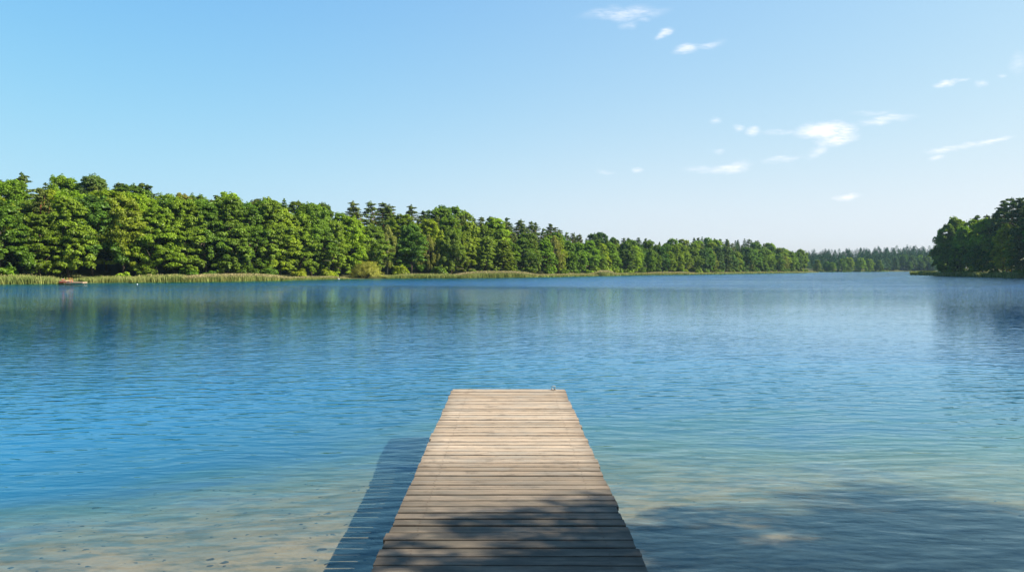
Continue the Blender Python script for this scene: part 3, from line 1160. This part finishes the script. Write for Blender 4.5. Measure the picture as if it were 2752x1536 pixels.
lows = [low_conifer(13) for _ in range(4)]
FARL = [(2140, 672), (2161, 670), (2242, 667), (2291, 666), (2324, 663), (2378, 660), (2432, 660), (2520, 659), (2620, 656)]
parts_ = []
for i in range(560):
    px = random.uniform(2120, 2680)
    depth = random.random() ** 1.2
    D0 = float(np.interp(px, [2120, 2200, 2290, 2378, 2400, 2700], [560, 560, 604, 636, 652, 655]))
    D = D0 + 12 + depth * 150
    x = (px - 1376) / F_PX * D
    gz = float(ground_z([(x, D)])[0])
    if lake_sd(np.array([(x, D)]))[0] < 5:
        continue
    py = ix(FARL, px) + (1 - depth) * 26 + random.uniform(-2.5, 5)
    h = max(7, z_at(D, py) - gz)
    v, f, tn = lows[i % 4]
    sc = h / 14
    a_ = random.uniform(0, 6.28)
    Rm_ = np.array([[math.cos(a_), -math.sin(a_), 0], [math.sin(a_), math.cos(a_), 0], [0, 0, 1]])
    vv = (v @ Rm_.T) * np.array([sc * 1.7, sc * 1.7, sc]) + np.array([x, D, gz])
    parts_.append((vv, f, np.clip(tn * .6 + random.uniform(0, .4), 0, 1)))
v, f, tn = join(parts_)
fw = link('far_wood', mesh_from('far_wood', v, f, M_NEEDLE, tint=tn))
fw.color = (.032, .080, .030, 1)
tag(fw, 'distant dark conifer wood on the slope behind the far bay', 'wood', kind='stuff')

# the same wood carries on round both banks beyond the edges of the picture
parts_ = []
for i in range(1500):
    if i % 2:
        x, y_ = random.uniform(-210, -88), random.uniform(-10, 150)
    else:
        x, y_ = random.uniform(130, 330), random.uniform(20, 260)
    sd = lake_sd(np.array([(x, y_)]))[0]
    if sd < 6 or sd > 75 or -40 < px_of(x, max(y_, 1)) < 2800:
        continue
    gz = float(ground_z([(x, y_)])[0])
    v, f, tn = lows[i % 4]
    sc = random.uniform(11, 16) / 14
    a_ = random.uniform(0, 6.28)
    Rm_ = np.array([[math.cos(a_), -math.sin(a_), 0], [math.sin(a_), math.cos(a_), 0], [0, 0, 1]])
    parts_.append(((v @ Rm_.T) * np.array([sc * 2.0, sc * 2.0, sc * 1.12]) + np.array([x, y_, gz - 2.6]), f, np.clip(tn * .6 + random.uniform(0, .4), 0, 1)))
v, f, tn = join(parts_)
bw = link('bank_wood', mesh_from('bank_wood', v, f, M_NEEDLE, tint=tn))
bw.color = (.06, .11, .03, 1)
tag(bw, 'mixed wood continuing along both banks beyond the picture edges', 'wood', kind='stuff')

# trees on the near shore to the right of the pier: out of the picture, they shade the planks and the shallows
NEAR = make_broadleaf(901, width=.40, base=.22, lobes=12, per=125, leaf=.10, nclump=14, pad=.6)
NEAR2 = make_broadleaf(902, width=.42, base=.2, lobes=13, per=125, leaf=.10, nclump=14, pad=.6)
for x, y, h, p, rz in [(15.6, 2.3, 11.4, NEAR, .4), (22, 1.2, 15.5, NEAR2, 2.0), (11.8, 2.7, 9.1, NEAR2, 4.0), (7.9, 2.0, 7.8, NEAR, 1.0), (28, -.5, 16.5, NEAR, 5.0)]:
    plant('broadleaf_tree', [p], x, y, h, 'mid green', 'broadleaf', 'near shore', 'trees on the near shore beside the pier', rz=rz)

# ------------------------------------------------------------------ labels for everything planted
MARKS = [(-400, 'the left edge'), (200, 'the landing stage'), (480, 'the yellow tree'), (745, 'the plume reeds'), (990, 'the willow bush'), (1340, 'the beige reed bed'),
         (1620, 'the pale reed clump'), (1900, 'the far skyline hump')]
GROUPED = {}
for d in TREES:
    if d['row'] == 'near shore':
        key = ('near', '', d['kind'])
        mark = ''
    elif 'headland' in d['o']['group']:
        key = ('head', d['row'], d['kind'])
        mark = ''
    elif d['row'] == 'far bay':
        key = ('bay', '', d['kind'])
        mark = ''
    elif d['kind'] == 'willow bush':
        d['o']['label'] = 'round yellow green willow bush with dark leaning trunks at the water\'s edge'
        continue
    else:
        mark = [m for m in MARKS if m[0] <= d['px']][-1][1]
        key = (mark, d['row'], d['kind'])
    GROUPED.setdefault(key, []).append(d)
for (mark, rw, kind), ds in GROUPED.items():
    ds.sort(key=lambda q: q['px'])
    for i, d in enumerate(ds):
        noun = kind if (kind in ('shrub', 'pine', 'spruce') or 'drooping' in kind or mark.startswith('the ')) else kind + ' tree'
        kind = kind.split()[-1]
        nth = ORD[i]
        o = d['o']
        c = d['col']
        if mark == 'head':
            noun = noun.replace(' tree', '')
        if mark == 'near':
            o['label'] = f"{c} {noun} on the near shore, {nth} one away from the pier"
        elif mark == 'head':
            o['label'] = f"{c} {noun} on the right headland, {nth} {kind} in its {rw} from the tip"
        elif mark == 'bay':
            o['label'] = f"{c} rounded tree by the far bay, {nth} counting from the left"
        elif rw == 'water\'s edge':
            o['label'] = f"{c} shrub at the water's edge, {nth} shrub right of {mark}"
        elif rw == 'gap by the landing stage':
            o['label'] = 'pine with bare orange trunk in the dark gap left of the landing stage'
        elif rw == 'tall tips above the skyline':
            o['label'] = f"{c} spruce, pointed tip above the skyline, {nth} right of {mark}"
        elif rw == 'skyline row':
            o['label'] = f"{c} {noun} on the skyline, {nth} {kind} right of {mark}"
        else:
            o['label'] = f"{c} {noun} in {rw}, {nth} {kind} right of {mark}"

# ------------------------------------------------------------------ reeds
def reeds(pts, mat_i, h0, h1, width=.075, hs_=1.0):
    """blades rooted at pts (n,2): each a thin bent strip of two quads"""
    n = len(pts)
    z = np.minimum(ground_z(pts), .5)
    z = np.maximum(z, -.35)
    hv = .5 + .5 * np.sin(pts[:, 0] * .55 + np.sin(pts[:, 1] * .31) * 2) * np.sin(pts[:, 1] * .23 + 1)
    h = hs_ * .8 * (h0 + (h1 - h0) * np.clip(.25 * hv + .75 * rng.beta(2, 2.2, n) , 0, 1)) - np.minimum(z, 0)
    th = rng.uniform(0, 2 * math.pi, n)
    d = np.column_stack([np.cos(th), np.sin(th)])
    lean = rng.normal(0, .14, (n, 2)) + np.array([-.06, 0])
    w = width * rng.uniform(.6, 1.3, n)
    b = np.column_stack([pts, z])
    v = np.zeros((n, 6, 3))
    for k, (q, ww) in enumerate(((0, .7), (.55, 1.0), (1.0, .35))):
        c = b + np.column_stack([lean * (q ** 1.6)[None] if False else lean * q ** 1.6 * h[:, None], h * q])
        off = np.column_stack([d * (w * ww / 2)[:, None], np.zeros(n)])
        v[:, 2 * k] = c - off
        v[:, 2 * k + 1] = c + off
    i0 = np.arange(n)[:, None] * 6
    f = np.vstack([i0 + np.array([0, 1, 3, 2]), i0 + np.array([2, 3, 5, 4])])
    tn = np.repeat(rng.random(n), 6)
    return v.reshape(-1, 3), f, tn


def reed_strip(px0, px1, count, off0, off1, h0, h1, dry=0.0, width=.075, name='reeds', label='', tall=0.0):
    sa = [i for i in np.linspace(0, cum[-1], 3000)]
    ss = [s_ for s_ in sa if px0 <= px_of(*bank_at(s_, 0)) <= px1]
    if not ss:
        return
    s0, s1 = ss[0], ss[-1]
    pts = np.array([bank_at(random.uniform(s0, s1), random.uniform(off0, off1)) for _ in range(count)])
    # ragged water-side edge
    keep = np.sin(pts[:, 0] * .9) + np.sin(pts[:, 1] * .37 + 1) + rng.normal(0, .9, len(pts)) > -1.3
    pts = pts[keep]
    pxs = W_PX / 2 + F_PX * pts[:, 0] / pts[:, 1]
    e_ = np.clip(np.minimum(pxs - px0, px1 - pxs) / (.28 * (px1 - px0)), 0, 1)
    hs_ = .55 + .45 * e_ ** .7
    v, f, tn = reeds(pts, 0, h0, h1, width, hs_)
    o = link(name, mesh_from(name, v, f, M_REED, tint=tn))
    tag(o, label, 'reeds', kind='stuff')
    if dry > 0:
        k = int(len(pts) * dry)
        pick = rng.integers(0, len(pts), k)
        p2 = pts[pick] + rng.normal(0, .2, (k, 2))
        gz = np.clip(ground_z(p2), -.35, .5)
        top = .8 * hs_[pick] * rng.uniform(h1 * .80, h1 * 1.12, k)
        c = np.column_stack([p2, np.minimum(gz, 0) + top])
        tang = np.tile([[.35, .1, 1.0]], (k, 1))
        vv, ff = leaf_quads(c, np.column_stack([rng.normal(size=(k, 2)), np.zeros(k)]) + .01, rng.uniform(.09, .19, k), .3, tang)
        pl = link('plumes', mesh_from('plumes', vv, ff, M_REEDDRY, tint=np.repeat(rng.random(k), 4)), o)
        tag(pl, 'pale beige seed plumes', kind='stuff')


reed_strip(-120, 166, 9500, -1.6, 3.6, .7, 1.75, .02, label='green reed bed at the left edge, beside the landing stage')
reed_strip(224, 378, 4200, -.6, 2.6, .7, 1.35, .02, label='low green reeds below the dark trees right of the landing stage')
reed_strip(345, 530, 9000, -1.8, 3.2, .8, 1.6, .04, label='green reed bed along the left bank, before the plume reeds')
reed_strip(480, 765, 15000, -2.0, 3.4, .7, 1.6, .6, label='reed bed with pale beige plumes on the left bank')
reed_strip(730, 935, 6000, -1.0, 2.0, .4, .8, .3, label='short yellowish reeds under the trees left of the willow bush')
reed_strip(1035, 1270, 12000, -1.2, 3.6, .6, 1.4, .04, label='fresh green reed bed right of the round willow bush')
reed_strip(1225, 1440, 12000, -1.4, 3.2, .9, 2.0, .6, label='beige plumed reed bed on the middle of the left bank')
reed_strip(1400, 1620, 9000, -1.6, 2.0, .45, .95, .4, .1, label='low straw coloured reeds past the beige reed bed')
reed_strip(1600, 1650, 5000, -3.0, 3.0, 1.2, 2.1, 1.0, .1, label='pale straw coloured reed clump jutting from the bank')
reed_strip(1635, 1760, 5000, -1.5, 2.2, .5, 1.1, .1, .12, label='green reeds between the pale clump and the straw strip')
reed_strip(1725, 1870, 7000, -2.0, 3.0, .5, 1.3, .9, .12, label='straw coloured reed strip below the distant trees')
reed_strip(1830, 2200, 16000, -3.0, 3.0, .45, 1.0, .35, .16, label='long thin reed strip towards the far headland')
# reed bank across the far bay and round the tip of the right headland
def reed_line(a, b, count, w, h0, h1, width, label, dry=0):
    a, b = np.array(a), np.array(b)
    tt = rng.random(count)[:, None]
    nrm = np.array([-(b - a)[1], (b - a)[0]])
    nrm = nrm / np.hypot(*nrm)
    pts = a + (b - a) * tt + nrm * rng.uniform(-w, w, count)[:, None]
    v, f, tn = reeds(pts, 0, h0, h1, width)
    o = link('reeds', mesh_from('reeds', v, f, M_REED, tint=tn))
    tag(o, label, 'reeds', kind='stuff')
    return o


reed_line(bay[0], bay[2], 9000, 3.5, 1.0, 1.8, .3, 'pale green reed strip across the mouth of the far bay')
for i in range(len(right) - 1):
    if i == 0:
        reed_line((right[0][0] + 1.0, right[0][1] + 1), right[1], 5200, 2.2, .9, 2.2, .12, 'green reeds tapering off the tip of the right headland')
    elif i < 4:
        reed_line(right[i], right[i + 1], 3500, 1.8, .8, 1.7, .12, ['', 'shaded reeds under the headland trees near its tip', 'shaded reeds under the middle of the headland', 'shaded reeds under the pines of the headland'][i])
reed_line(right[4], right[5], 4500, 2.2, 1.0, 1.9, .12, 'sunlit yellow green reeds at the right edge of the photo')

# grass of the open bank by the landing stage
gp = []
for _ in range(9000):
    s_ = random.uniform(0, 40)
    p = bank_at(s_, random.uniform(2.5, 15))
    if 60 < px_of(*p) < 250:
        gp.append(p)
gp = np.array(gp)
zz = ground_z(gp)
v, f, tn = reeds(gp, 0, .25, .55, .06)
v[:, 2] += np.repeat(zz - np.clip(zz, -.35, .5), 6)
tag(link('grass', mesh_from('grass', v, f, M_REED, tint=tn)), 'rough sunlit grass on the open bank behind the landing stage', 'grass', kind='stuff')

# ------------------------------------------------------------------ pier
DECK_Z = .45
def deck_edges(y):
    """left and right end of the planks at distance y"""
    k = (y - 4.76) / (12.0 - 4.76)
    return -.910 + k * (-.966 + .910), .874 + k * (.851 - .874)


pier = bpy.data.objects.new('wooden_pier', None)
COL.objects.link(pier)
pier.location = (0, 0, 0)
tag(pier, 'weathered wooden plank pier running out over the shallow water', 'pier')
random.seed(21)
vs, fs, tn, mi, ed = [], [], [], [], []
y = -2.6
PITCH_P = .152
th_ = .036
yy = []
while y < 11.99 - .08:
    yy.append(y)
    y += PITCH_P * random.uniform(.97, 1.03)
scale_fix = (11.985 - (-2.6)) / (y - (-2.6))
for i, y0 in enumerate(yy):
    y0 = -2.6 + (y0 + 2.6) * scale_fix
    y1 = -2.6 + ((yy[i + 1] if i + 1 < len(yy) else y) + 2.6) * scale_fix
    gap = random.choice([.014, .018, .022, .026, .030])
    if abs(y0 - 9.2) < .09:
        gap = .034
    w = (y1 - y0) - gap
    xl, xr = deck_edges(y0)
    xl += random.gauss(0, .006)
    xr += random.gauss(0, .007)
    zt = DECK_Z + random.uniform(-.003, .003)
    skew = random.uniform(-.004, .004)
    twist = random.uniform(-.0035, .0035)
    seg_n = 10
    tint = random.random()
    base = len(vs)
    ch = .004
    prof = [(0, -th_), (0, -ch), (ch, 0), (w * .08, 0), (w * .5, -.0), (w * .92, 0), (w - ch, 0), (w, -ch), (w, -th_)]
    ev = [1, 1, .8, .0, 0, 0, .8, 1, 1]
    bow = random.uniform(-.004, .004)
    for s_ in range(seg_n + 1):
        q = s_ / seg_n
        x = xl + (xr - xl) * q
        dy = skew * (q - .5) * 2 + bow * math.sin(q * 3.14) + random.uniform(-.0007, .0007)
        for (py_, pz), e_ in zip(prof, ev):
            ed.append(max(e_, max(0, 1 - min(q, 1 - q) / .06) * .7))
            cup = -.0018 if py_ == w * .5 else 0
            vs.append((x, y0 + dy + py_, zt + pz + cup + twist * (q - .5) * (py_ / w - .5) * 2))
            tn.append(tint)
    np_ = len(prof)
    for s_ in range(seg_n):
        for k in range(np_):
            k2 = (k + 1) % np_
            a, b = base + s_ * np_ + k, base + s_ * np_ + k2
            fs.append((a, a + np_, b + np_, b))
            mi.append(0)
    fs.append(tuple(base + k for k in range(np_)))
    mi.append(0)
    fs.append(tuple(base + seg_n * np_ + k for k in range(np_ - 1, -1, -1)))
    mi.append(0)
    # screw heads over the two stringers
    for xs in (-.70, .66):
        for fy in (.27, .73):
            if random.random() < .12:
                continue
            cx_, cy_ = xs + random.uniform(-.012, .012), y0 + w * fy + random.uniform(-.006, .006)
            b0 = len(vs)
            for k in range(7):
                vs.append((cx_ + .0055 * math.cos(k * .8976), cy_ + .0055 * math.sin(k * .8976), zt + .0012))
                tn.append(0)
                ed.append(0)
            fs.append(tuple(range(b0, b0 + 7)))
            mi.append(1)
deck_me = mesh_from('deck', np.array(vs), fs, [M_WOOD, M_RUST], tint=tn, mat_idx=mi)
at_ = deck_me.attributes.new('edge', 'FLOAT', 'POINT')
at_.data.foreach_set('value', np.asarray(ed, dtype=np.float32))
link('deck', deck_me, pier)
for x_ in (-.70, -.02, .66):
    m_ = MB()
    m_.box((x_, 4.7, DECK_Z - .036 - .08 - .006), (.06, 14.4, .16))
    m_.build('stringer', M_POST, pier)
for y_ in (11.6, 8.6, 5.6, 2.6, -.4):
    m_ = MB()
    m_.box((-.03, y_, DECK_Z - .036 - .16 - .045 - .008), (1.62, .09, .09))
    m_.build('crossbeam', M_POST, pier)
    for x_ in (-.70, .64):
        m_ = MB()
        gz = float(ground_z([(x_, y_)])[0])
        m_.tube([(x_, y_ + .105, gz - .5), (x_, y_ + .105, DECK_Z - .05)], [.062, .055], 12)
        m_.build('post', M_POST, pier, smooth=False)
# mooring ring near the far right corner
mr = MB()
cx_, cy_ = on_water(1488, 1048, DECK_Z)
cy_ = 11.90
mr.box((cx_, cy_, DECK_Z + .006), (.075, .045, .008))
ring = [(cx_ + .030 * math.cos(a_), cy_ + .012 * math.cos(a_), DECK_Z + .035 + .026 * math.sin(a_)) for a_ in np.linspace(0, 2 * math.pi, 17)]
mr.tube(ring, [.006] * 17, 6, cap=False)
mr.tube([(cx_ - .02, cy_, DECK_Z + .01), (cx_ - .02, cy_, DECK_Z + .028)], [.008, .008], 8)
mr.tube([(cx_ + .02, cy_, DECK_Z + .01), (cx_ + .02, cy_, DECK_Z + .028)], [.008, .008], 8)
mr.build('mooring_ring', M_METAL, pier)

# ------------------------------------------------------------------ litter on the sandy bed left of the pier
random.seed(4)
rng = np.random.default_rng(44)
vs, fs = [], []
b0 = 0
for i in range(460):
    if random.random() < .75:
        x_, y_ = random.uniform(-5.2, -1.2), 4.9 + 4.2 * random.random() ** 1.5
        sz = random.uniform(.007, .024) * (1.0 if random.random() < .9 else 2.0)
    else:
        x_, y_ = random.uniform(1.2, 6.5), random.uniform(6.5, 12)
        sz = random.uniform(.008, .02)
    gz = float(ground_z([(x_, y_)])[0])
    n = random.choice([5, 6, 7])
    a0 = random.uniform(-.8, 1.2)
    el = random.uniform(1.0, 2.4)
    ca, sa = math.cos(a0), math.sin(a0)
    ring0, ring1 = [], []
    for k in range(n):
        t_ = k * 2 * math.pi / n
        rr_ = sz * random.uniform(.45, 1.35)
        dx, dy = rr_ * el * math.cos(t_), rr_ * math.sin(t_)
        ring0.append((x_ + dx * ca - dy * sa, y_ + dx * sa + dy * ca, gz - .004))
        ring1.append((x_ + (dx * ca - dy * sa) * .6, y_ + (dx * sa + dy * ca) * .6, gz + sz * .16))
    vs += ring0 + ring1
    for k in range(n):
        fs.append((b0 + k, b0 + (k + 1) % n, b0 + n + (k + 1) % n, b0 + n + k))
    fs.append(tuple(b0 + n + k for k in range(n)))
    b0 += 2 * n
tag(link('bed_litter', mesh_from('bed_litter', np.array(vs), fs, M_LITTER)), 'dark sunken leaves and pebbles scattered on the sandy lake bed', 'litter', kind='stuff')

# ------------------------------------------------------------------ landing stage on the left bank
lx0, ly0 = on_water(165, 761.5)
lx1, ly1 = on_water(184, 761.5)
lx2, ly2 = on_water(228, 761.5)
yb = ly0 + .3
ls = bpy.data.objects.new('landing_stage', None)
COL.objects.link(ls)
ls.location = ((lx0 + lx1) / 2, yb, 0)
tag(ls, 'small reddish wooden landing stage with a low pale float on the left bank', 'landing stage')
m_ = MB()
wu = lx1 - lx0
m_.box((0, 0, .46), (wu, 2.0, .07))
m_.build('upper_deck', M_PALEWOOD, ls)
m_ = MB()
m_.box((0, -.97, .28), (wu - .04, .05, .26))
m_.box((0, .97, .28), (wu - .04, .05, .26))
m_.build('skirt_board', M_REDWOOD, ls)
for xx in (-wu / 2 + .08, wu / 2 - .08):
    for y_ in (-.85, .85):
        m_ = MB()
        m_.tube([(xx, y_, -.6), (xx, y_, .42)], [.06, .06], 8)
        m_.build('post', M_POST, ls)
wl = lx2 - lx1
m_ = MB()
m_.box((wu / 2 + wl / 2 + .03, -.3, .17), (wl, 1.3, .1))
m_.build('lower_deck', M_PALEWOOD, ls)
m_ = MB()
m_.box((wu / 2 + wl / 2 + .03, -.3, .04), (wl * .96, 1.2, .15))
m_.build('float', M_POST, ls)
# low ladder-back seat and railing posts in red
m_ = MB()
m_.box((-wu / 2 + .14, -.2, .62), (.16, .16, .24))
m_.box((-wu / 2 + .14, -.2, .76), (.2, .2, .04), 1)
m_.build('bollard', [M_REDWOOD, M_WHITE], ls)
m_ = MB()
m_.box((-wu / 2 + .36, -.1, .62), (.06, .06, .28))
m_.build('railing_post', M_REDWOOD, ls)
m_ = MB()
m_.tube([(wu / 2 - .12, -.5, .49), (wu / 2 - .10, -.5, .74), (wu / 2 + .05, -.5, .84), (wu / 2 + .32, -.5, .82), (wu / 2 + .40, -.5, .72), (wu / 2 + .40, -.5, .22)], [.035] * 6, 8)
m_.tube([(wu / 2 - .12, .1, .49), (wu / 2 - .10, .1, .74), (wu / 2 + .05, .1, .84), (wu / 2 + .32, .1, .82), (wu / 2 + .40, .1, .72), (wu / 2 + .40, .1, .22)], [.035] * 6, 8)
m_.build('handrail', M_REDWOOD, ls)

# white buoy and pale shore stones
bx, by = on_water(369, 764)
m_ = MB()
ringn = 10
prev = []
pts = [(0, -.06), (.06, -.04), (.085, .01), (.06, .07), (.02, .09), (.02, .12), (0, .13)]
vs, fs = [], []
for (r_, z_) in pts:
    for k in range(ringn):
        a_ = 2 * math.pi * k / ringn
        vs.append((r_ * math.cos(a_), r_ * math.sin(a_), z_))
for i in range(len(pts) - 1):
    for k in range(ringn):
        fs.append((i * ringn + k, i * ringn + (k + 1) % ringn, (i + 1) * ringn + (k + 1) % ringn, (i + 1) * ringn + k))
m_.add(vs, fs)
tag(m_.build('buoy', M_WHITE, None, (bx, by, 0), True), 'tiny white buoy floating off the reeds right of the landing stage', 'buoy')
for (px, py, w, lab) in [(806, 747.5, .24, 'pale rounded stone at the water\'s edge under the dark bush'), (909, 748.5, .27, 'flat white stone at the water\'s edge left of the willow bush')]:
    sx_, sy_ = on_water(px, py + 2.2)
    m_ = MB()
    rs_ = random.Random(int(px))
    vs, fs = [], []
    for i in range(6):
        ph = math.pi * (i / 5 - .5)
        for k in range(10):
            a_ = 2 * math.pi * k / 10
            q = w * (1 + rs_.uniform(-.14, .14))
            vs.append((q * math.cos(ph) * math.cos(a_), q * .8 * math.cos(ph) * math.sin(a_), w * .6 * math.sin(ph)))
    for i in range(5):
        for k in range(10):
            fs.append((i * 10 + k, i * 10 + (k + 1) % 10, (i + 1) * 10 + (k + 1) % 10, (i + 1) * 10 + k))
    m_.add(vs, fs)
    gz = float(ground_z([(sx_, sy_)])[0])
    tag(m_.build('shore_stone', M_STONE, None, (sx_, sy_ + .2, max(gz, 0) + .12), True), lab, 'stone', 'pale stones on the left shore')

# thin mast beyond the headland
D = 330.0
mxx = (2596 - 1376) / F_PX * D
mgz = float(ground_z([(mxx, D)])[0])
m_ = MB()
top = z_at(D, 590)
m_.tube([(0, 0, -.5), (0, 0, (top - mgz) * .5), (0, 0, top - mgz)], [.28, .18, .09], 8)
for k in range(6):
    zz_ = (top - mgz) * (.8 + .035 * k)
    m_.box((0, 0, zz_), (.5, .05, .04))
tag(m_.build('mast', M_MAST, None, (mxx, D, mgz)), 'thin pinkish grey mast rising behind the headland trees', 'mast')

print('TREES', len(TREES))
from collections import Counter
print(Counter(d['kind'] for d in TREES))
